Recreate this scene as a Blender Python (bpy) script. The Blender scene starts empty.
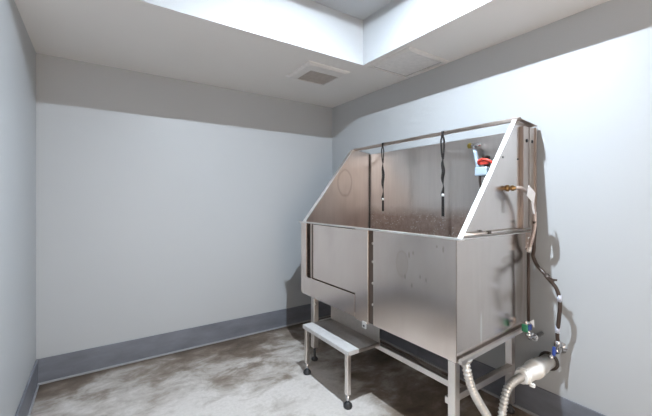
import bpy, bmesh, math, random
from mathutils import Vector, Matrix, Quaternion
random.seed(7)
SC = bpy.context.scene
COL = SC.collection
V = Vector
LAMP = 15500

# ------------------------------------------------------------------ helpers
def box(bm, x0, x1, y0, y1, z0, z1, bev=0.0, mi=0):
    vs = [bm.verts.new((x, y, z)) for x in (x0, x1) for y in (y0, y1) for z in (z0, z1)]
    idx = [(0, 1, 3, 2), (4, 6, 7, 5), (0, 4, 5, 1), (2, 3, 7, 6), (0, 2, 6, 4), (1, 5, 7, 3)]
    fs = [bm.faces.new([vs[i] for i in q]) for q in idx]
    for f in fs: f.material_index = mi
    if bev > 0:
        es = list({e for f in fs for e in f.edges})
        bmesh.ops.bevel(bm, geom=es, offset=bev, segments=2, affect='EDGES', profile=0.5)
    return fs

def extrude_poly(bm, pts, off, bev=0.0):
    """pts: list of Vectors (planar polygon); off: Vector thickness"""
    a = [bm.verts.new(p) for p in pts]
    b = [bm.verts.new(V(p) + V(off)) for p in pts]
    n = len(pts)
    fs = [bm.faces.new(a), bm.faces.new(list(reversed(b)))]
    for i in range(n):
        j = (i + 1) % n
        fs.append(bm.faces.new([a[j], a[i], b[i], b[j]]))
    bmesh.ops.recalc_face_normals(bm, faces=fs)
    if bev > 0:
        es = list({e for f in fs for e in f.edges})
        bmesh.ops.bevel(bm, geom=es, offset=bev, segments=2, affect='EDGES')

def catmull(pts, n=10):
    P = [V(p) for p in pts]
    P = [P[0] * 2 - P[1]] + P + [P[-1] * 2 - P[-2]]
    out = []
    for i in range(1, len(P) - 2):
        p0, p1, p2, p3 = P[i - 1:i + 3]
        for k in range(n):
            t = k / n
            out.append(0.5 * ((2 * p1) + (p2 - p0) * t + (2 * p0 - 5 * p1 + 4 * p2 - p3) * t * t
                              + (3 * p1 - p0 - 3 * p2 + p3) * t ** 3))
    out.append(P[-2])
    return out

def resample(path, step):
    out = [path[0]]; acc = 0
    for a, b in zip(path[:-1], path[1:]):
        L = (b - a).length
        while acc + L >= step:
            a = a + (b - a).normalized() * (step - acc)
            out.append(a.copy()); L = (b - a).length; acc = 0
        acc += L
    out.append(path[-1])
    return out

def tube(bm, path, rad, seg=12, caps=True, flat=1.0):
    """sweep; rad number or function(i)"""
    path = [V(p) for p in path]
    n = len(path)
    t0 = (path[1] - path[0]).normalized()
    u = t0.orthogonal().normalized()
    rings = []; prev = t0
    for i in range(n):
        if i == 0: t = t0
        elif i == n - 1: t = (path[-1] - path[-2]).normalized()
        else: t = (path[i + 1] - path[i - 1]).normalized()
        u = prev.rotation_difference(t) @ u
        u = (u - t * u.dot(t)).normalized(); prev = t
        w = t.cross(u)
        r = rad(i) if callable(rad) else rad
        rings.append([bm.verts.new(path[i] + u * (r * math.cos(2 * math.pi * k / seg)) + w * (r * flat * math.sin(2 * math.pi * k / seg))) for k in range(seg)])
    for a, b in zip(rings[:-1], rings[1:]):
        for k in range(seg):
            f = bm.faces.new([a[k], a[(k + 1) % seg], b[(k + 1) % seg], b[k]]); f.smooth = True
    if caps:
        bm.faces.new(list(reversed(rings[0]))); bm.faces.new(rings[-1])

def lathe(bm, base, axis, prof, seg=24):
    """prof: list of (distance along axis, radius)"""
    axis = V(axis).normalized(); base = V(base)
    u = axis.orthogonal().normalized(); w = axis.cross(u)
    rings = []
    for d, r in prof:
        r = max(r, 1e-4)
        rings.append([bm.verts.new(base + axis * d + u * r * math.cos(2 * math.pi * k / seg) + w * r * math.sin(2 * math.pi * k / seg)) for k in range(seg)])
    for i, (a, b) in enumerate(zip(rings[:-1], rings[1:])):
        for k in range(seg):
            f = bm.faces.new([a[k], a[(k + 1) % seg], b[(k + 1) % seg], b[k]]); f.smooth = True
    bm.faces.new(list(reversed(rings[0]))); bm.faces.new(rings[-1])

def ribbon(bm, path, w_dir, width, thick):
    """flat strap following path; width along w_dir (may be list per point)"""
    path = [V(p) for p in path]; n = len(path); rings = []
    for i in range(n):
        t = (path[min(i + 1, n - 1)] - path[max(i - 1, 0)]).normalized()
        wd = V(w_dir[i] if isinstance(w_dir, list) else w_dir)
        wd = (wd - t * wd.dot(t)).normalized(); nn = t.cross(wd)
        p = path[i]; a = wd * width / 2; b = nn * thick / 2
        rings.append([bm.verts.new(q) for q in (p - a - b, p + a - b, p + a + b, p - a + b)])
    for r, s in zip(rings[:-1], rings[1:]):
        for k in range(4):
            bm.faces.new([r[k], r[(k + 1) % 4], s[(k + 1) % 4], s[k]])
    bm.faces.new(list(reversed(rings[0]))); bm.faces.new(rings[-1])

def finish(name, bm, mats, origin):
    bmesh.ops.recalc_face_normals(bm, faces=bm.faces[:])
    bmesh.ops.translate(bm, verts=bm.verts[:], vec=-V(origin))
    me = bpy.data.meshes.new(name); bm.to_mesh(me); bm.free()
    for m in (mats if isinstance(mats, (list, tuple)) else [mats]): me.materials.append(m)
    o = bpy.data.objects.new(name, me); COL.objects.link(o)
    return o

def B(): return bmesh.new()

class Thing:
    def __init__(s, name, label, cat, loc, group=None):
        s.o = bpy.data.objects.new(name, None); COL.objects.link(s.o)
        s.o.empty_display_size = 0.1
        s.loc = V(loc); s.o.location = s.loc
        s.o['label'] = label; s.o['category'] = cat
        if group: s.o['group'] = group
    def part(s, name, bm, mat, parent=None, label=None):
        o = finish(name, bm, mat, s.loc)
        o.parent = parent or s.o
        if label: o['label'] = label
        return o

def single(name, bm, mat, label, cat, loc, group=None):
    o = finish(name, bm, mat, loc); o.location = loc
    o['label'] = label; o['category'] = cat
    if group: o['group'] = group
    return o

def struct(name, bm, mat):
    o = finish(name, bm, mat, (0, 0, 0)); o['kind'] = 'structure'
    return o

# ------------------------------------------------------------------ materials
class Mat:
    def __init__(s, name):
        s.m = bpy.data.materials.new(name); s.m.use_nodes = True
        s.nt = s.m.node_tree; s.n = s.nt.nodes
        s.b = s.n['Principled BSDF']
    def node(s, t, **kw):
        nd = s.n.new(t)
        for k, v in kw.items(): setattr(nd, k, v)
        return nd
    def link(s, a, b): s.nt.links.new(a, b)
    def coord(s, scale=(1, 1, 1)):
        # world-space position (nothing moves in this scene)
        g = s.node('ShaderNodeNewGeometry'); mp = s.node('ShaderNodeMapping')
        mp.inputs['Scale'].default_value = scale
        s.link(g.outputs['Position'], mp.inputs['Vector'])
        return mp.outputs['Vector']
    def noise(s, scale, detail=4, rough=0.55, vec=None, dist=0.0):
        nd = s.node('ShaderNodeTexNoise')
        nd.inputs['Scale'].default_value = scale; nd.inputs['Detail'].default_value = detail
        nd.inputs['Roughness'].default_value = rough; nd.inputs['Distortion'].default_value = dist
        if vec is not None: s.link(vec, nd.inputs['Vector'])
        return nd.outputs['Fac']
    def ramp(s, fac, stops):
        r = s.node('ShaderNodeValToRGB'); e = r.color_ramp.elements
        while len(e) > 1: e.remove(e[-1])
        for i, (p, c) in enumerate(stops):
            el = e[0] if i == 0 else e.new(p)
            el.position = p
            el.color = (*c, 1) if len(c) == 3 else c
        s.link(fac, r.inputs['Fac'])
        return r.outputs['Color']
    def val(s, fac, a, b, lo=0.0, hi=1.0):
        r = s.node('ShaderNodeMapRange')
        r.inputs['From Min'].default_value = lo; r.inputs['From Max'].default_value = hi
        r.inputs['To Min'].default_value = a; r.inputs['To Max'].default_value = b
        s.link(fac, r.inputs['Value'])
        return r.outputs['Result']
    def math(s, op, a, b=None):
        m = s.node('ShaderNodeMath', operation=op)
        for i, x in enumerate((a, b)):
            if x is None: continue
            if isinstance(x, (int, float)): m.inputs[i].default_value = x
            else: s.link(x, m.inputs[i])
        return m.outputs[0]
    def mix(s, fac, a, b):
        m = s.node('ShaderNodeMix', data_type='RGBA')
        if isinstance(fac, (int, float)): m.inputs[0].default_value = fac
        else: s.link(fac, m.inputs[0])
        for i, x in ((6, a), (7, b)):
            if isinstance(x, tuple): m.inputs[i].default_value = (*x, 1)
            else: s.link(x, m.inputs[i])
        return m.outputs[2]
    def bump(s, h, strength, dist=0.01):
        b = s.node('ShaderNodeBump'); b.inputs['Strength'].default_value = strength
        b.inputs['Distance'].default_value = dist
        s.link(h, b.inputs['Height']); s.link(b.outputs['Normal'], s.b.inputs['Normal'])
    def set(s, col=None, rough=None, metal=None, spec=None):
        for k, x in (('Base Color', col), ('Roughness', rough), ('Metallic', metal), ('Specular IOR Level', spec)):
            if x is None: continue
            if isinstance(x, tuple): s.b.inputs[k].default_value = (*x, 1)
            elif isinstance(x, (int, float)): s.b.inputs[k].default_value = x
            else: s.link(x, s.b.inputs[k])
        return s

def plain(name, col, rough=0.5, metal=0.0, var=0.06, scale=25):
    m = Mat(name)
    f = m.noise(scale, 3, vec=m.coord())
    lo = tuple(c * (1 - var) for c in col); hi = tuple(min(1, c * (1 + var)) for c in col)
    m.set(m.ramp(f, [(0.3, lo), (0.7, hi)]), rough, metal)
    return m.m

def wall_mat(name, col, stripe=0.0):
    m = Mat(name)
    f = m.noise(1.3, 3, vec=m.coord())
    c = m.ramp(f, [(0.3, tuple(x * 0.975 for x in col)), (0.7, col)])
    m.set(c, 0.42, 0, 0.3)
    m.bump(m.noise(60, 2, vec=m.coord()), 0.03, 0.002)
    return m.m

M_wall = wall_mat('wall_paint', (0.455, 0.466, 0.479))
M_wall_left = M_wall
M_ceil = wall_mat('ceiling_paint', (0.80, 0.77, 0.745))
M_recess = wall_mat('recess_paint', (0.455, 0.466, 0.479))

def floor_mat():
    m = Mat('worn_concrete')
    c = m.coord((1, 1, 1))
    big = m.noise(1.5, 5, 0.6, m.coord((1.0, 1.7, 1)), 0.5)
    med = m.noise(4.5, 6, 0.66, m.coord((1, 1.3, 1)), 0.4)
    fine = m.noise(45, 4, 0.7, c)
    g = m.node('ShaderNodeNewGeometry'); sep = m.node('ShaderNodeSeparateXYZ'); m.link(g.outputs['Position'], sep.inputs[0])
    # ground-in dirt along the back wall and the left side; also browner under the tub
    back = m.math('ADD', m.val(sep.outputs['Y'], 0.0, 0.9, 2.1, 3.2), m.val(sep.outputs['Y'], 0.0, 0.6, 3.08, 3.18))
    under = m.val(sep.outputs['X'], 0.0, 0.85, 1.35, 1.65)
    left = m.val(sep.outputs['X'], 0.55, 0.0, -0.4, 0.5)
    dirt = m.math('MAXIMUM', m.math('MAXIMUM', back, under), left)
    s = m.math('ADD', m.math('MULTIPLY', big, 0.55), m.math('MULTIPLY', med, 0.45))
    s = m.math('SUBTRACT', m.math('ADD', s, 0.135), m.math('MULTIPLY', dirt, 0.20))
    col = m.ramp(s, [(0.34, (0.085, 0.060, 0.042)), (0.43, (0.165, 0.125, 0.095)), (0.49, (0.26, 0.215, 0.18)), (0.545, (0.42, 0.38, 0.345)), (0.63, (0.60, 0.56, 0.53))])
    col2 = m.mix(m.val(fine, 0.0, 0.25, 0.4, 0.75), col, (0.24, 0.205, 0.175))
    m.set(col2, m.val(med, 0.28, 0.55), 0, 0.4)
    m.bump(fine, 0.12, 0.004)
    return m.m
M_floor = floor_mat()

def base_mat():
    m = Mat('grey_vinyl_baseboard')
    f = m.noise(4, 5, 0.6, m.coord((1, 1, 3)))
    m.set(m.ramp(f, [(0.3, (0.135, 0.142, 0.165)), (0.7, (0.19, 0.20, 0.23))]), 0.38, 0, 0.4)
    return m.m
M_base = base_mat()
M_bead = plain('grey_caulk_bead', (0.32, 0.325, 0.345), 0.5)

def steel(name, lo, hi, r0, r1, streak=(6, 6, 0.35), dirt=0.3, dirtcol=(0.22, 0.165, 0.13), marks=()):
    """marks: (centre, radii, strength, ring) ellipsoidal stains, a scratch and a painted reflection"""
    m = Mat(name)
    c = m.coord()
    grain = m.noise(9, 2, 0.5, m.coord(streak))
    cloud = m.noise(3.2, 3, 0.5, c, 0.2)
    smudge = m.noise(4.5, 2, 0.5, m.coord((1, 1, 0.5)))
    base = m.ramp(m.math('ADD', m.math('MULTIPLY', grain, 0.35), m.math('MULTIPLY', cloud, 0.65)), [(0.3, lo), (0.7, hi)])
    base = m.mix(m.val(smudge, 0, dirt, 0.52, 0.85), base, dirtcol)
    for (ctr, rad, st, ring, mc) in marks:
        mp = m.node('ShaderNodeMapping', vector_type='POINT')
        g = m.node('ShaderNodeNewGeometry'); m.link(g.outputs['Position'], mp.inputs['Vector'])
        mp.inputs['Scale'].default_value = tuple(1 / r for r in rad)
        mp.inputs['Location'].default_value = tuple(-p / r for p, r in zip(ctr, rad))
        ln = m.node('ShaderNodeVectorMath', operation='LENGTH'); m.link(mp.outputs[0], ln.inputs[0])
        dd = m.math('ADD', ln.outputs['Value'], m.math('MULTIPLY', m.math('SUBTRACT', smudge, 0.5), 0.9))
        if ring: f = m.val(m.math('ABSOLUTE', m.math('SUBTRACT', dd, 0.85)), st, 0, 0.0, 0.12)
        else: f = m.val(dd, st, 0, 0.75, 1.05)
        base = m.mix(f, base, mc)
    m.set(base, m.val(cloud, r0, r1, 0.3, 0.7), 1.0)
    return m.m
M_steel = steel('brushed_stainless', (0.84, 0.745, 0.69), (0.91, 0.82, 0.765), 0.18, 0.215, dirt=0.2,
    marks=[((1.475, 1.385, .975), (.3, .052, .085), .14, False, (0.55, 0.48, 0.37)), ((1.475, 1.385, .975), (.3, .052, .085), .15, True, (0.35, 0.29, 0.23))] + [((1.475, y, z), (.3, .007, a), .33, False, (0.25, 0.2, 0.16)) for y, z, a in ((1.33, 1.03, .02), (1.30, 1.045, .014), (1.36, .90, .014), (1.31, .86, .016), (1.25, .92, .013), (1.10, 1.09, .02), (1.14, 1.10, .01), (1.21, .91, .016))])
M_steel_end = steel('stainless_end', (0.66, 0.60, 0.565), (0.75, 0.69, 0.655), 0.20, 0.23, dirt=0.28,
    marks=[((1.69, 1.012, .66), (.010, .3, .10), .7, False, (0.92, 0.91, 0.90)), ((2.09, 1.012, .92), (.045, .3, .30), .35, False, (0.25, 0.19, 0.15)), ((1.99, 1.012, 1.0), (.10, .3, .03), .3, False, (0.25, 0.19, 0.15))])  # pale mark is a scratch; tall dark one paints the hose's reflection
M_tube = steel('stainless_tube', (0.70, 0.665, 0.635), (0.80, 0.76, 0.73), 0.29, 0.36, (4, 4, 4), 0.15)
M_bright = steel('polished_edge', (0.80, 0.785, 0.77), (0.88, 0.865, 0.85), 0.35, 0.5, (4, 4, 4), 0.1)
M_brown = steel('brown_stainless', (0.42, 0.345, 0.30), (0.56, 0.48, 0.43), 0.30, 0.4, dirt=0.35)  # browner, darker steel for the rail, post, tub floor and underside
M_tread = steel('galvanised_tread', (0.33, 0.305, 0.285), (0.45, 0.415, 0.39), 0.42, 0.55, (5, 5, 5), 0.2)
def interior_mat():
    """browner lower band, and pale spots painting the glints of water drops, on the inside of the tub"""
    m = Mat('brown_banded_interior')
    c = m.coord()
    g = m.node('ShaderNodeNewGeometry'); sep = m.node('ShaderNodeSeparateXYZ')
    m.link(g.outputs['Position'], sep.inputs[0])
    z = sep.outputs['Z']
    wob = m.noise(6, 5, 0.7, c)
    zz = m.math('ADD', z, m.math('MULTIPLY', m.math('SUBTRACT', wob, 0.5), 0.10))
    low_band = m.val(zz, 1.0, 0.0, 1.20, 1.29)
    grain = m.noise(9, 4, 0.6, m.coord((6, 6, .35)))
    clean = m.ramp(grain, [(0.3, (0.70, 0.65, 0.62)), (0.7, (0.76, 0.71, 0.68))])
    mott = m.noise(28, 5, 0.75, c)
    band_col = m.ramp(mott, [(0.3, (0.36, 0.27, 0.23)), (0.6, (0.49, 0.39, 0.34)), (0.8, (0.58, 0.49, 0.44))])
    col = m.mix(low_band, clean, band_col)
    vor = m.node('ShaderNodeTexVoronoi'); vor.inputs['Scale'].default_value = 55
    m.link(c, vor.inputs['Vector'])
    drop_glints = m.math('MULTIPLY', m.math('LESS_THAN', vor.outputs['Distance'], 0.20), m.math('GREATER_THAN', m.noise(9, 3, 0.6, c), 0.48))
    drop_glints = m.math('MULTIPLY', drop_glints, low_band)
    col = m.mix(drop_glints, col, (0.8, 0.78, 0.76))  # pale colour stands in for light glinting on drops
    m.set(col, m.val(low_band, 0.30, 0.48), m.math('SUBTRACT', 1.0, m.math('MULTIPLY', drop_glints, 0.9)))
    m.bump(mott, 0.04, 0.003)
    return m.m
M_int = interior_mat()
M_intl = steel('reflect_brown_side_interior', (0.50, 0.425, 0.385), (0.60, 0.525, 0.48), 0.30, 0.42, dirt=0.4, marks=[((1.93, 2.522, 1.50), (.10, .3, .16), .35, True, (0.20, 0.15, 0.12))])  # brown base holds the reflected tub interior; the loop is a stain
M_nosing = plain('brushed_aluminium_nosing', (0.66, 0.65, 0.645), 0.4, 0.35)
M_riser = steel('galvanised_riser', (0.46, 0.425, 0.395), (0.58, 0.54, 0.51), 0.42, 0.5, (5, 5, 5), 0.2)
M_rubber = plain('black_rubber', (0.02, 0.02, 0.022), 0.45)
M_dark = plain('dark_recess_metal', (0.09, 0.07, 0.06), 0.45, 0.6)
M_strap = plain('dark_brown_strap', (0.014, 0.010, 0.009), 0.8)
M_bolt = plain('bolt_steel', (0.55, 0.52, 0.5), 0.3, 1.0)
M_chrome = plain('chrome', (0.72, 0.72, 0.74), 0.12, 1.0)
M_brass = plain('aged_brass', (0.32, 0.20, 0.09), 0.35, 1.0)
M_hose = plain('brown_rubber_hose', (0.055, 0.036, 0.029), 0.4)
M_white = plain('white_plastic', (0.78, 0.77, 0.74), 0.35)
M_pvc = plain('white_pvc', (0.88, 0.87, 0.84), 0.3, 0, 0.04, 14)
M_tag = plain('white_tag_paper', (0.82, 0.82, 0.85), 0.6)
M_blue = plain('blue_handle', (0.03, 0.07, 0.32), 0.35)
M_green = plain('green_tag', (0.05, 0.28, 0.15), 0.4)
M_lblue = plain('pale_blue_plastic', (0.42, 0.50, 0.58), 0.3)
M_red = plain('red_plastic', (0.62, 0.06, 0.04), 0.35)
M_yellow = plain('yellow_brass_tip', (0.55, 0.42, 0.08), 0.35)
M_vent = plain('white_vent_plastic', (0.74, 0.71, 0.69), 0.45)
M_grille = plain('grey_vent_grille', (0.46, 0.42, 0.39), 0.6)
M_cutoff = plain('grey_light_cutoff', (0.35, 0.35, 0.36), 0.4)
M_gap_shadow = plain('gap_shadow_grey', (0.16, 0.145, 0.135), 0.7)
M_sleeve = plain('printed_sleeve', (0.55, 0.57, 0.66), 0.5, 0, 0.3, 160)
M_ring = plain('dark_sealant', (0.045, 0.035, 0.03), 0.6)

def braid_mat():
    m = Mat('braided_hose')
    w = m.node('ShaderNodeTexChecker'); w.inputs['Scale'].default_value = 260
    m.link(m.coord(), w.inputs['Vector'])
    col = m.mix(w.outputs['Fac'], (0.30, 0.235, 0.21), (0.55, 0.47, 0.44))
    m.set(col, 0.4, 0.5)
    return m.m
M_braid = braid_mat()
M_corr = plain('grey_corrugated_hose', (0.66, 0.65, 0.63), 0.3, 0.55)

# ------------------------------------------------------------------ room
XL, XR, YF, YB, H, HR = -0.366, 2.266, -1.25, 3.21, 2.41, 2.765
RX, RY0, RY1 = 1.745, -1.10, 2.05          # ceiling recess: x from left wall to RX, y RY0..RY1
T = 0.12
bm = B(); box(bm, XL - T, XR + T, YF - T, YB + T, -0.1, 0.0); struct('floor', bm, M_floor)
bm = B(); box(bm, XL - T, XL, YF - T, YB + T, 0, HR + .1); struct('wall_left', bm, M_wall_left)
bm = B(); box(bm, XL, XR, YB, YB + T, 0, HR + .1); struct('wall_back', bm, M_wall)
bm = B(); box(bm, XR, XR + T, YF - T, YB + T, 0, HR + .1); struct('wall_right', bm, M_wall)
bm = B()   # front wall behind the photographer, with a wide open doorway
box(bm, XL, -0.1, YF - T, YF, 0, HR + .1); box(bm, 1.55, XR, YF - T, YF, 0, HR + .1); box(bm, -0.1, 1.55, YF - T, YF, 2.15, HR + .1)
struct('wall_front', bm, M_wall)
bm = B()   # ceiling: lower soffit around a raised tray
box(bm, XL, XR, RY1, YB, H, HR + .1, mi=0)
box(bm, RX, XR, RY0, RY1, H, HR + .1, mi=0)
box(bm, XL, XR, YF, RY0, H, HR + .1, mi=0)
box(bm, XL, RX, RY0, RY1, HR, HR + .1, mi=1)
for f in bm.faces:
    c = f.calc_center_median()
    if H + 0.01 < c.z < HR: f.material_index = 1
struct('ceiling', bm, [M_ceil, M_recess])

def baseb(name, pts):
    bm = B(); box(bm, *pts, bev=0.004); struct(name, bm, M_base)
BH = 0.187
baseb('baseboard_back', (XL, XR, YB - 0.012, YB, 0.0, BH))
baseb('baseboard_left', (XL, XL + 0.012, YF, YB - 0.012, 0.0, BH))
baseb('baseboard_right', (XR - 0.012, XR, YF, YB - 0.012, 0.0, BH))
bm = B(); box(bm, XL + .012, XR - .012, YB - 0.022, YB - .011, 0, 0.016, 0.004); struct('trim_1', bm, M_bead)
bm = B(); box(bm, XL + .011, XL + .022, YF, YB - .022, 0, 0.016, 0.004); struct('trim_2', bm, M_bead)
bm = B(); box(bm, XR - .022, XR - .011, YF, YB - .022, 0, 0.016, 0.004); struct('trim_3', bm, M_bead)

# ------------------------------------------------------------------ ceiling fittings
t = Thing('ceiling_vent', 'small square white exhaust vent with grey grille on the lower ceiling', 'vent', (1.545, 2.41, H))
bm = B()
x0, x1, y0, y1 = 1.345, 1.745, 2.215, 2.60
i0, i1, j0, j1 = 1.435, 1.712, 2.335, 2.575
def frame_ring(bm, o, i, zt, zo, zi):
    (x0, x1, y0, y1), (a0, a1, b0, b1) = o, i
    ring = lambda q, z: [bm.verts.new((q[0], q[2], z)), bm.verts.new((q[1], q[2], z)), bm.verts.new((q[1], q[3], z)), bm.verts.new((q[0], q[3], z))]
    m = 0.022
    R = [ring(o, zt), ring(o, zo), ring((x0 + m, x1 - m, y0 + m, y1 - m), zi), ring(i, zi), ring(i, zt)]
    R.append(R[0])
    for a, b in zip(R[:-1], R[1:]):
        for k in range(4): bm.faces.new([a[k], a[(k + 1) % 4], b[(k + 1) % 4], b[k]])
frame_ring(bm, (x0, x1, y0, y1), (i0, i1, j0, j1), H, H - 0.006, H - 0.018)
t.part('frame', bm, M_vent)
bm = B(); box(bm, i0, i1, j0, j1, H - 0.006, H)
n = 14
for k in range(n):
    y = j0 + (j1 - j0) * (k + .5) / n
    box(bm, i0, i1, y - .004, y + .004, H - 0.013, H - 0.005)
for k in range(4):
    x = i0 + (i1 - i0) * (k + 1) / 5
    box(bm, x - .002, x + .002, j0, j1, H - 0.0135, H - 0.005)
t.part('grille', bm, M_grille)

t = Thing('ceiling_access_panel', 'large flat white access panel in the lower ceiling above the steel tub', 'access panel', (2.01, 1.83, H))
ax0, ax1, ay0, ay1 = 1.79, 2.235, 1.615, 2.055
bm = B(); frame_ring(bm, (ax0, ax1, ay0, ay1), (ax0 + .03, ax1 - .03, ay0 + .03, ay1 - .03), H, H - .004, H - .012); t.part('frame', bm, M_vent)
bm = B(); box(bm, ax0 + .029, ax1 - .029, ay0 + .029, ay1 - .029, H - .001, H); t.part('gap_shadow', bm, M_gap_shadow, label='gap shadow painted as a dark line around the panel')  # dark sheet standing in for the shadow in the panel gap
bm = B(); box(bm, ax0 + .043, ax1 - .043, ay0 + .043, ay1 - .043, H - .006, H - .001, .0015); t.part('panel', bm, M_vent)

LX, LY, LZ = 1.05, 1.13, 2.712
t = Thing('ceiling_light', 'small ceiling lamp out of view under the raised tray ceiling, with an added light-blocking shade', 'ceiling light', (LX, LY, HR))
bm = B(); lathe(bm, (LX, LY, HR), (0, 0, -1), [(0, .06), (.006, .058), (.008, .03), (.0385, .018)], 32); t.part('lamp_holder', bm, M_rubber)
bm = B(); lathe(bm, (LX, LY, LZ - .020), (0, 0, 1), [(.0, .148), (.0, .152), (.035, .125), (.060, .06), (.066, .022), (.063, .02), (.056, .056), (.032, .12), (.0, .148)], 48); t.part('cutoff_shade', bm, M_cutoff)  # unseen shade, added to keep direct light off the upper recess
dm = Mat('lit_bulb'); dm.set((0.9, 0.9, 0.9), 0.5)
dm.b.inputs['Emission Color'].default_value = (0.78, 0.895, 1, 1); dm.b.inputs['Emission Strength'].default_value = LAMP
bm = B(); lathe(bm, (LX, LY, LZ), (0, 0, 1), [(.025 * math.sin(a), .025 * math.cos(a)) for a in [math.pi * (k / 16 - .5) for k in range(17)]], 32); t.part('bulb', bm, dm.m)

# ------------------------------------------------------------------ grooming tub
X0, X1, Y0, Y1 = 1.475, 2.238, 1.022, 2.563
ZB, ZR, ZT = 0.535, 1.15, 1.815
YL = 2.522                                   # left end panel
tub = Thing('grooming_tub', 'large stained stainless steel dog bathing tub standing on legs against the right wall', 'tub', ((X0 + X1) / 2, (Y0 + Y1) / 2, 0))
# front, right of the jamb
bm = B(); box(bm, X0, X0 + .004, Y0, 1.634, ZB, ZR, .0012); box(bm, X0 + .004, X0 + .03, Y0 + .004, 1.634, ZB, ZB + .003)
tub.part('front_panel', bm, M_steel)
bm = B(); box(bm, X0 - .001, X0 + .004, 1.683, 1.816, ZB - .01, ZR, .0012); box(bm, X0 + .004, X0 + .03, 1.683, 1.687, ZB - .01, ZR)
tub.part('door_post', bm, M_steel)
# door jamb strip with bolts
bm = B(); box(bm, X0 + .016, X0 + .020, 1.634, 1.684, ZB - .005, ZR, 0)
j = tub.part('door_jamb', bm, M_dark, label='dark recessed strip beside the door')
for z in (.66, .80, .94, 1.06):
    bm = B(); lathe(bm, (X0 + .016, 1.653, z), (-1, 0, 0), [(0, .008), (.004, .008), (.006, .005)], 12); tub.part('bolt', bm, M_bolt, j)
# front left: stile + bottom rail as an L, door behind it
bm = B()
extrude_poly(bm, [(X0, 1.823, ZB), (X0, Y1, ZB), (X0, Y1, ZR), (X0, 2.476, ZR), (X0, 2.476, .688), (X0, 1.823, .688)], (.004, 0, 0), .0012)
box(bm, X0 + .004, X0 + .034, 1.82, 2.55, ZB, ZB + .003); box(bm, X0 + .004, X0 + .034, 2.473, 2.476, .70, ZR)
box(bm, X0 + .004, X0 + .030, 1.82, 2.473, .685, .688)
tub.part('door_frame', bm, M_steel)
bm = B(); box(bm, X0 + .010, X0 + .016, 1.812, 2.388, .695, ZR - .012, .002); d = tub.part('door', bm, M_steel)
bm = B(); box(bm, X0 + .006, X0 + .022, 2.384, 2.394, .695, ZR - .012, .002); tub.part('door_edge', bm, M_dark, d)
bm = B(); box(bm, X0 + .020, X0 + .028, 2.425, 2.440, .69, ZR - .01, .002); tub.part('door_guide', bm, M_tube)
bm = B(); box(bm, X0 + .040, X0 + .043, 1.64, 2.53, ZB + .01, ZR - .005); tub.part('dark_gap_backing', bm, M_dark)  # dark sheet in place of the unlit tub inside, seen past the door
# latch tab below the post
bm = B(); box(bm, X0 - .006, X0 - .001, 1.697, 1.737, .490, .535, .004); la = tub.part('latch_tab', bm, M_bright)
bm = B(); lathe(bm, (X0 - .006, 1.717, .507), (-1, 0, 0), [(0, .007), (.002, .007)], 12); tub.part('latch_hole', bm, M_rubber, la)

def end_poly(y, full=False):
    low = [(X1, y, .572)] if full else [(X1, y, ZR + .006), (2.165, y, ZR + .006), (2.165, y, .572)]
    return [(X0, y, ZB), (X0, y, ZR), (1.500, y, ZR), (2.020, y, ZT), (2.065, y, ZT + .002), (X1, y, 1.795)] + low
bm = B(); extrude_poly(bm, end_poly(Y0), (0, .004, 0), .001)
er = tub.part('end_panel', bm, M_steel_end)
for (x, z) in ((1.905, 1.587), (2.072, 1.587), (1.762, 1.458)):
    bm = B(); lathe(bm, (x, Y0, z), (0, -1, 0), [(0, .006), (.002, .006), (.003, .004)], 12); tub.part('rivet', bm, M_rubber, er)
bm = B(); extrude_poly(bm, end_poly(YL, True), (0, .004, 0), .001)
el = tub.part('end_panel', bm, M_intl)
# lower left skin beyond the left end (double wall at the corner)
bm = B(); box(bm, X0 + .003, 2.165, Y1 - .004, Y1, ZB, ZR, .001); tub.part('side_skin', bm, M_steel_end)
# sloping edge flanges
def slope_flange(y0, y1, mat):
    bm = B()
    a, b = V((1.486, 0, ZR - .004)), V((2.022, 0, ZT + .002))
    dn = (b - a).normalized(); nn = V((-dn.z, 0, dn.x)) * .004
    pts = [V((a.x, y0, a.z)), V((b.x, y0, b.z)), V((b.x, y1, b.z)), V((a.x, y1, a.z))]
    extrude_poly(bm, pts, nn, .001)
    return bm
tub.part('edge_flange', slope_flange(0.999, Y0 + .006, M_bright), M_bright, er)
tub.part('edge_flange', slope_flange(YL - .004, Y1 - .004, M_bright), M_bright, el)
# top edge tabs of the ends
for (ya, yb, p) in ((.985, Y0 + .002, er), (YL, Y1 - .004, el)):
    bm = B(); extrude_poly(bm, [(2.012, ya, ZT + .001), (X1, ya, 1.795), (X1, yb, 1.795), (2.012, yb, ZT + .001)], (0, 0, .004), .001)
    tub.part('top_flange', bm, M_brown, p)
# back panel
bm = B(); box(bm, X1 - .006, X1 - .002, Y0 + .004, YL, 1.04, 1.788, .001); box(bm, 2.155, X1 - .002, Y0 + .004, YL, 1.04, 1.044); box(bm, 2.155, 2.159, Y0 + .004, YL, .57, 1.044); tub.part('back_panel', bm, M_int)
bm = B(); box(bm, X0 + .05, 2.155, Y0 + .006, YL - .002, .60, .604); tub.part('tub_floor', bm, M_brown)
bm = B(); extrude_poly(bm, [(X0 + .043, Y0 + .004, .535), (2.155, Y0 + .004, .572), (2.155, YL, .572), (X0 + .043, YL, .535)], (0, 0, .003)); tub.part('underside', bm, M_brown)
bm = B(); box(bm, X1 - .018, X1 - .006, YL - .010, YL, 1.05, 1.79, .002); tub.part('corner_seam', bm, M_dark)
# top rail (square tube) with end plugs
bm = B(); box(bm, 2.046, 2.066, Y0 - .022, Y1 - .01, ZT - .006, ZT + .018, .003); rl = tub.part('top_rail', bm, M_brown)
bm = B(); box(bm, 2.050, 2.062, Y0 - .025, Y0 - .022, ZT + .001, ZT + .013, .002); tub.part('end_plug', bm, M_dark, rl)
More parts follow.
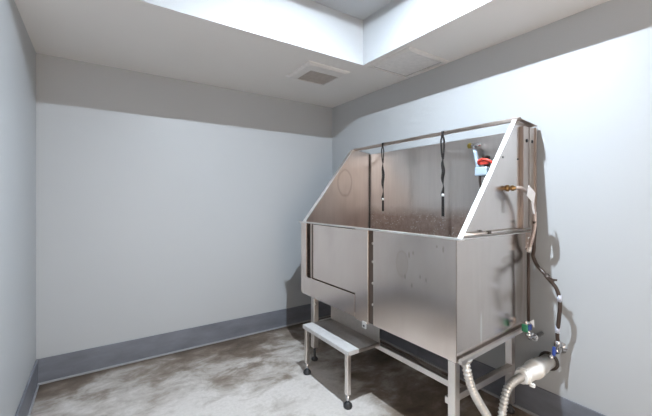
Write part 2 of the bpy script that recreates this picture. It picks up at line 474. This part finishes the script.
# rim
bm = B()
box(bm, X0 - .016, X0 + .012, .984, 2.578, ZR - .003, ZR + .007, .003)
box(bm, X0 - .010, 2.165, .985, Y0, ZR + .001, ZR + .005, .0015)
box(bm, X0 - .010, 2.165, Y1 - .004, 2.578, ZR + .001, ZR + .005, .0015)
rim = tub.part('rim', bm, M_bright)
bm = B(); tube(bm, [(X0 + .03, .997, ZR + .022), (2.165, .997, ZR + .022)], .0045, 10)
box(bm, X0 + .03, 2.165, .998, Y0, ZR + .019, ZR + .023)
tub.part('end_rod', bm, M_tube)
bm = B(); box(bm, 1.70, 1.73, .986, 1.004, ZR + .015, ZR + .032, .005); tub.part('rod_clip', bm, M_dark)
# rear corner post on the right end
bm = B(); box(bm, 2.100, 2.163, 1.003, Y0, 1.16, 1.785, .002); box(bm, 2.168, 2.232, 1.000, Y0, 1.16, 1.785, .002); box(bm, 2.2325, 2.246, .993, Y0 + .02, 1.16, 1.79, .002)
po = tub.part('corner_post', bm, M_brown)
for x in (2.135, 2.198):
    bm = B(); lathe(bm, (x, 1.003, 1.70), (0, -1, 0), [(0, .011), (.004, .011), (.008, .006)], 12); tub.part('bolt', bm, M_rubber, po)
bm = B(); extrude_poly(bm, [(X0, .992, .535), (2.165, .992, .572), (2.165, .992, .592), (X0, .992, .558)], (0, .02, 0), .002)
tub.part('bottom_lip', bm, M_tube)
# legs, feet, stretchers
def leg(x0, y0, s, zt, zfoot=.07):
    bm = B(); box(bm, x0, x0 + s, y0, y0 + s, zfoot, zt, .004); l = tub.part('leg', bm, M_tube)
    cx, cy = x0 + s / 2, y0 + s / 2
    bm = B(); lathe(bm, (cx, cy, 0), (0, 0, 1), [(0, .026), (.012, .028), (.022, .022), (.030, .011), (zfoot + .003, .010)], 20); tub.part('leveling_foot', bm, M_rubber, l)
    return l
leg(X0 + .005, 1.035, .043, ZB, .06)
lf = leg(X0 + .012, 2.373, .048, ZB, .11)
bm = B(); lathe(bm, (X0 + .03, 2.373, .475), (0, -1, 0), [(0, .014), (.006, .014), (.012, .008)], 12); tub.part('bolt', bm, M_bolt, lf)
leg(2.150, 1.098, .043, .57, .06)
leg(2.150, 2.42, .043, .57, .06)
bm = B(); box(bm, X0 + .045, 2.152, 1.09, 1.125, .275, .312, .003); tub.part('stretcher', bm, M_tube)
bm = B(); box(bm, X0 + .055, 2.152, 2.40, 2.435, .275, .312, .003); tub.part('stretcher', bm, M_tube)
bm = B(); box(bm, 1.662, 1.697, 1.125, 2.40, .275, .312, .003); tub.part('stretcher', bm, M_tube)

# ------------------------------------------------------------------ step in front of the tub
st = Thing('step', 'low steel step with two legs in front of the tub door', 'step', (1.44, 1.97, 0))
bm = B(); box(bm, 1.315, 1.405, 1.69, 2.262, .352, .381, .003); st.part('front_strip', bm, M_nosing, label='bright smooth front nosing')
bm = B(); box(bm, 1.405, 1.585, 1.692, 2.258, .366, .376, .002); box(bm, 1.405, 1.585, 1.692, 1.698, .352, .376, .001)
st.part('tread', bm, M_tread, label='dull darker steel tread')
bm = B(); box(bm, 1.580, 1.585, 1.69, 2.26, .366, .533, .001); st.part('riser', bm, M_riser)
for y0 in (1.714, 2.226):
    s = .032
    bm = B(); box(bm, 1.328, 1.328 + s, y0, y0 + s, .085, .353, .005); l = st.part('leg', bm, M_tube)
    bm = B(); lathe(bm, (1.328 + s / 2, y0 + s / 2, .03), (0, 0, 1), [(0, .011), (.057, .011)], 14); st.part('stem', bm, M_chrome, l)
    bm = B(); lathe(bm, (1.328 + s / 2, y0 + s / 2, 0), (0, 0, 1), [(0, .026), (.010, .030), (.022, .028), (.034, .016), (.038, .012)], 20); st.part('foot', bm, M_rubber, l)

# ------------------------------------------------------------------ tether straps hanging from the rail
def strap(y, zs, label):
    zmid, zring, zend = zs
    x = 2.056
    s = Thing('tether_strap', label, 'strap', (x, y, zend), 'tether straps on the tub rail')
    # loop of strap around the rail, pinched together below
    bm = B()
    zt = ZT + .0195; w = .018
    for sg in (-1, 1):
        path = catmull([(x - .0125 * 1, y, zt - .012), (x - .0125, y + sg * .006, ZT - .02), (x - .012, y + sg * .013, (zmid + ZT) / 2 + .03), (x - .010, y + sg * .008, zmid + .04), (x - .008, y + sg * .001, zmid)], 6)
        ribbon(bm, path, (.4, 1, 0), w, .003)
    path = [V((x - .0125, y, zt - .016)), V((x - .0125, y, zt)), V((x + .0125, y, zt)), V((x + .0125, y, ZT - .006))]
    ribbon(bm, path, (0, 1, 0), w + .003, .003)
    s.part('loop', bm, M_strap)
    bm = B(); n = 26
    path = [V((x - .008, y + .004 * math.sin(k * .55), zmid + (zring - zmid) * k / n)) for k in range(n + 1)]
    wd = [V((math.cos(.8 + k * .16), math.sin(.8 + k * .16), 0)) for k in range(n + 1)]
    ribbon(bm, path, wd, .024, .005)
    s.part('webbing', bm, M_strap)
    bm = B(); lathe(bm, (x - .008, y, zring + .014), (0, 0, -1), [(0, .007), (.005, .010), (.016, .010), (.022, .007)], 14); s.part('slide_ring', bm, M_white, label='small white ring')
    bm = B(); ribbon(bm, [V((x - .008, y, zring - .008)), V((x - .008, y, zend + .02))], (0, 1, 0), .021, .0045); s.part('tail', bm, M_strap)
    bm = B(); tube(bm, [V((x - .008, y + .008 * math.cos(a), zend + .012 + .010 * math.sin(a))) for a in [math.pi / 2 + 2 * math.pi * k / 16 for k in range(17)]], .0025, 8, True)
    s.part('snap_hook', bm, M_bolt)
strap(2.142, (1.66, 1.345, 1.225), 'dark tether strap hanging from the tub rail, left one, farther from the sprayer')
strap(1.530, (1.635, 1.375, 1.205), 'dark tether strap hanging from the tub rail, right one, nearest the sprayer')

# ------------------------------------------------------------------ hand sprayer on the tub back panel
sp = Thing('hand_sprayer', 'pale blue hand sprayer with red trigger and yellow tip inside the tub', 'sprayer', (2.19, 1.33, 1.50))
bx = 2.185
top, bot = V((bx, 1.372, 1.700)), V((bx, 1.338, 1.545))
bm = B(); dn = (top - bot); L = dn.length
lathe(bm, bot, dn, [(0, .012), (.01, .014), (L * .4, .0155), (L * .8, .013), (L, .012)], 16); h = sp.part('handle', bm, M_lblue)
bm = B(); tube(bm, catmull([top - dn * .02, top + V((0, .001, .018)), top + V((0, .002, .036))], 5), .015, 14); lathe(bm, top + V((0, .024, .026)), (0, -1, 0), [(0, .012), (.004, .016), (.05, .016), (.075, .011)], 16); hd = sp.part('head', bm, M_chrome)
bm = B(); lathe(bm, top + V((0, .022, .026)), (0, 1, 0), [(0, .016), (.006, .020), (.022, .019), (.026, .012)], 16); sp.part('nozzle_tip', bm, M_yellow, hd, label='yellow tip')
bm = B(); tube(bm, catmull([(bx - .006, 1.335, 1.590), (bx - .020, 1.325, 1.612), (bx - .024, 1.29, 1.618), (bx - .020, 1.255, 1.606), (bx - .010, 1.235, 1.590)], 6), .010, 10)
box(bm, bx - .022, bx, 1.262, 1.325, 1.583, 1.610, .006)
sp.part('trigger', bm, M_red, label='red trigger')
bm = B(); box(bm, 2.165, 2.231, 1.268, 1.362, 1.508, 1.570, .010); sp.part('holder', bm, M_lblue)
bm = B(); box(bm, bx - .005, 2.231, 1.285, 1.315, 1.632, 1.645, .004); box(bm, 2.205, 2.231, 1.285, 1.315, 1.565, 1.64, .003); sp.part('wall_bracket', bm, M_dark)
bm = B(); tube(bm, catmull([(bx, 1.332, 1.512), (bx, 1.330, 1.46), (bx, 1.315, 1.39), (bx - .02, 1.27, 1.31), (bx - .09, 1.16, 1.30), (2.01, 1.06, 1.38), (1.955, 1.029, 1.412)], 8), .008, 10); sp.part('hose', bm, M_hose)

# ------------------------------------------------------------------ supply hoses on the right end
hs = Thing('braided_supply_hose', 'braided hose with brass fitting and white tag on the end of the tub', 'hose', (1.96, 1.0, 1.41))
bm = B(); lathe(bm, (1.952, Y0 - .001, 1.412), (0, -1, 0), [(0, .019), (.006, .019), (.008, .011), (.022, .011), (.023, .016), (.034, .016), (.036, .010), (.05, .009)], 16)
hs.part('fitting', bm, M_brass, label='brass fitting')
P1 = [(1.952, .972, 1.412), (1.960, .958, 1.412), (1.985, .952, 1.405), (2.04, .950, 1.383), (2.09, .950, 1.345), (2.128, .955, 1.27), (2.140, .958, 1.20), (2.128, .965, 1.13), (2.110, .970, 1.075), (2.103, .975, 1.045)]
bm = B(); tube(bm, resample(catmull(P1, 10), .006), lambda i: .0105 + .0006 * (i % 2), 12); hs.part('hose', bm, M_braid)
bm = B(); lathe(bm, (2.108, .972, 1.068), (-.12, .10, -1), [(0, .011), (.002, .013), (.03, .013), (.034, .009)], 14); hs.part('end_ferrule', bm, M_bolt)
# tag folded over the hose
bm = B()
extrude_poly(bm, [(2.012, .934, 1.428), (2.092, .934, 1.385), (2.070, .934, 1.322), (1.990, .934, 1.368)], (0, -.0015, 0))
extrude_poly(bm, [(2.045, .938, 1.345), (2.075, .938, 1.330), (2.085, .934, 1.262), (2.062, .934, 1.268)], (0, -.0015, 0))
hs.part('tag', bm, M_tag, label='white paper tag')

pp = Thing('water_pipe', 'dark vertical water pipe with blue-handled valve at the rear corner of the tub', 'pipe', (2.11, .975, .55))
bm = B(); tube(bm, [(2.103, .976, 1.04), (2.106, .978, .80), (2.106, .978, .625)], .0085, 12); pp.part('pipe', bm, M_hose)
bm = B(); lathe(bm, (2.106, .978, .632), (0, 0, -1), [(0, .012), (.004, .017), (.05, .017), (.055, .012), (.07, .012), (.072, .018), (.09, .018), (.092, .01)], 16)
tube(bm, catmull([(2.106, .978, .56), (2.115, .976, .535), (2.145, .974, .522), (2.175, .974, .522)], 5), .015, 12)
lathe(bm, (2.165, .974, .522), (1, 0, 0), [(0, .021), (.014, .021), (.016, .013), (.10, .012)], 16)
pp.part('valve', bm, M_chrome)
bm = B(); box(bm, 2.052, 2.092, .952, .960, .590, .622, .004); tube(bm, [(2.075, .956, .605), (2.106, .972, .605)], .006, 8); pp.part('handle', bm, M_blue, label='blue handle')
bm = B(); box(bm, 2.034, 2.052, .953, .985, .584, .626, .005); pp.part('green_collar', bm, M_green)
bm = B(); extrude_poly(bm, [(2.055, .949, .645), (2.105, .949, .648), (2.108, .949, .600), (2.093, .949, .618)], (0, -.002, 0)); pp.part('tag', bm, M_tag)

wh = Thing('wall_supply_hose', 'dark brown hose curving from the tub down to a valve on the wall', 'hose', (2.22, .90, .47))
P2 = [(2.135, .958, 1.22), (2.15, .962, 1.17), (2.155, .97, 1.10), (2.165, .975, 1.05), (2.178, .985, 1.005), (2.17, .960, .957), (2.15, .913, .920), (2.15, .877, .881), (2.15, .846, .836), (2.155, .833, .765), (2.17, .844, .675), (2.185, .858, .581), (2.196, .860, .53)]
bm = B(); tube(bm, resample(catmull(P2, 10), .008), .0105, 12); wh.part('hose', bm, M_hose)
for z, r in ((.60, .0125), (.79, .0118)):
    q = min(resample(catmull(P2, 10), .008), key=lambda p: abs(p.z - z))
    bm = B(); tube(bm, [q + V((0, 0, .019)), q - V((0, 0, .019))], r, 14); wh.part('sleeve', bm, M_sleeve, label='printed white sleeve')
bm = B(); tube(bm, [(2.150, .905, .912), (2.150, .868, .874)], .014, 12); tube(bm, [(2.14, .885, .905), (2.14, .860, .893), (2.145, .843, .892)], .006, 8); wh.part('clip', bm, M_dark)

wv = Thing('wall_valve', 'small chrome shut-off valve with blue handle on the right wall', 'valve', (XR, .865, .475))
bm = B(); lathe(bm, (XR, .868, .475), (-1, 0, 0), [(0, .032), (.004, .032), (.008, .014), (.030, .014), (.032, .020), (.075, .020), (.077, .013), (.09, .013)], 20)
lathe(bm, (2.197, .861, .475), (0, 0, 1), [(0, .014), (.03, .014), (.032, .017), (.055, .017), (.062, .011)], 16)
tube(bm, [(2.20, .868, .475), (2.195, .885, .445), (2.192, .897, .425)], .010, 12); lathe(bm, (2.194, .889, .437), (-.05, .5, -.85), [(0, .014), (.02, .014)], 14)
wv.part('body', bm, M_chrome)
bm = B(); tube(bm, [(2.18, .868, .475), (2.165, .868, .475)], .009, 10); box(bm, 2.160, 2.168, .858, .876, .452, .505, .004); wv.part('handle', bm, M_blue, label='blue handle')

# ------------------------------------------------------------------ drain
dp = Thing('drain_pipe', 'white plastic drain pipe stub coming out of the right wall', 'pipe', (XR, .935, .37))
bm = B(); lathe(bm, (XR, .935, .37), (-1, 0, 0), [(0, .041), (.10, .041), (.102, .047), (.15, .047), (.152, .052), (.20, .052), (.203, .045), (.29, .043), (.31, .040), (.335, .037)], 32)
dp.part('pipe', bm, M_pvc)
bm = B(); lathe(bm, (XR, .935, .37), (-1, 0, 0), [(0, .056), (.006, .055), (.010, .046), (.0101, .040)], 28); dp.part('seal_ring', bm, M_ring, label='dark ring at the wall')
bm = B(); tube(bm, [V((1.962, .935 + .040 * math.cos(a), .37 + .040 * math.sin(a))) for a in [2 * math.pi * k / 28 for k in range(29)]], .006, 8)
box(bm, 1.955, 1.972, .878, .905, .325, .345, .004)
dp.part('clamp', bm, M_pvc)

ch = Thing('corrugated_drain_hose', 'grey ribbed drain hose looping from under the tub to the white pipe', 'hose', (1.66, .95, 0))
PH = [(1.545, 1.02, .545), (1.52, .995, .50), (1.545, .985, .41), (1.60, .98, .32), (1.662, .975, .235), (1.715, .955, .13), (1.745, .90, .055), (1.745, .82, .036), (1.70, .77, .040), (1.665, .80, .07), (1.668, .87, .14), (1.70, .915, .235), (1.74, .925, .315), (1.79, .932, .358), (1.85, .935, .37), (1.930, .935, .37)]
pth = resample(catmull(PH, 14), .0045)
rad = [.0195, .0225, .0195, .0155]
bm = B(); tube(bm, pth, lambda i: rad[i % 4], 20); ch.part('hose', bm, M_corr)
bm = B(); lathe(bm, (1.545, 1.02, .525), (0, 0, 1), [(0, .028), (.01, .028), (.012, .034), (.02, .034)], 20); ch.part('collar', bm, M_corr)

# ------------------------------------------------------------------ light
W = bpy.data.worlds.new('World'); SC.world = W; W.use_nodes = True
bg = W.node_tree.nodes['Background']
bg.inputs['Color'].default_value = (1.0, 0.85, 0.71, 1); bg.inputs['Strength'].default_value = 1.6

# ------------------------------------------------------------------ camera
cd = bpy.data.cameras.new('Camera'); cd.sensor_width = 36; cd.lens = 337.7 / 652 * 36
cd.shift_y = -9.0 / 652; cd.clip_start = .02
co = bpy.data.objects.new('Camera', cd); COL.objects.link(co)
co.location = (0, 0, 1.35); co.rotation_euler = (math.pi / 2, 0, -math.radians(34.142))
SC.camera = co
SC.view_settings.view_transform = 'Standard'; SC.view_settings.look = 'None'
SC.view_settings.exposure = 1.40; SC.view_settings.gamma = 1.0
SC.view_settings.use_curve_mapping = False
SC.cycles.caustics_reflective = False; SC.cycles.max_bounces = 14; SC.cycles.diffuse_bounces = 10
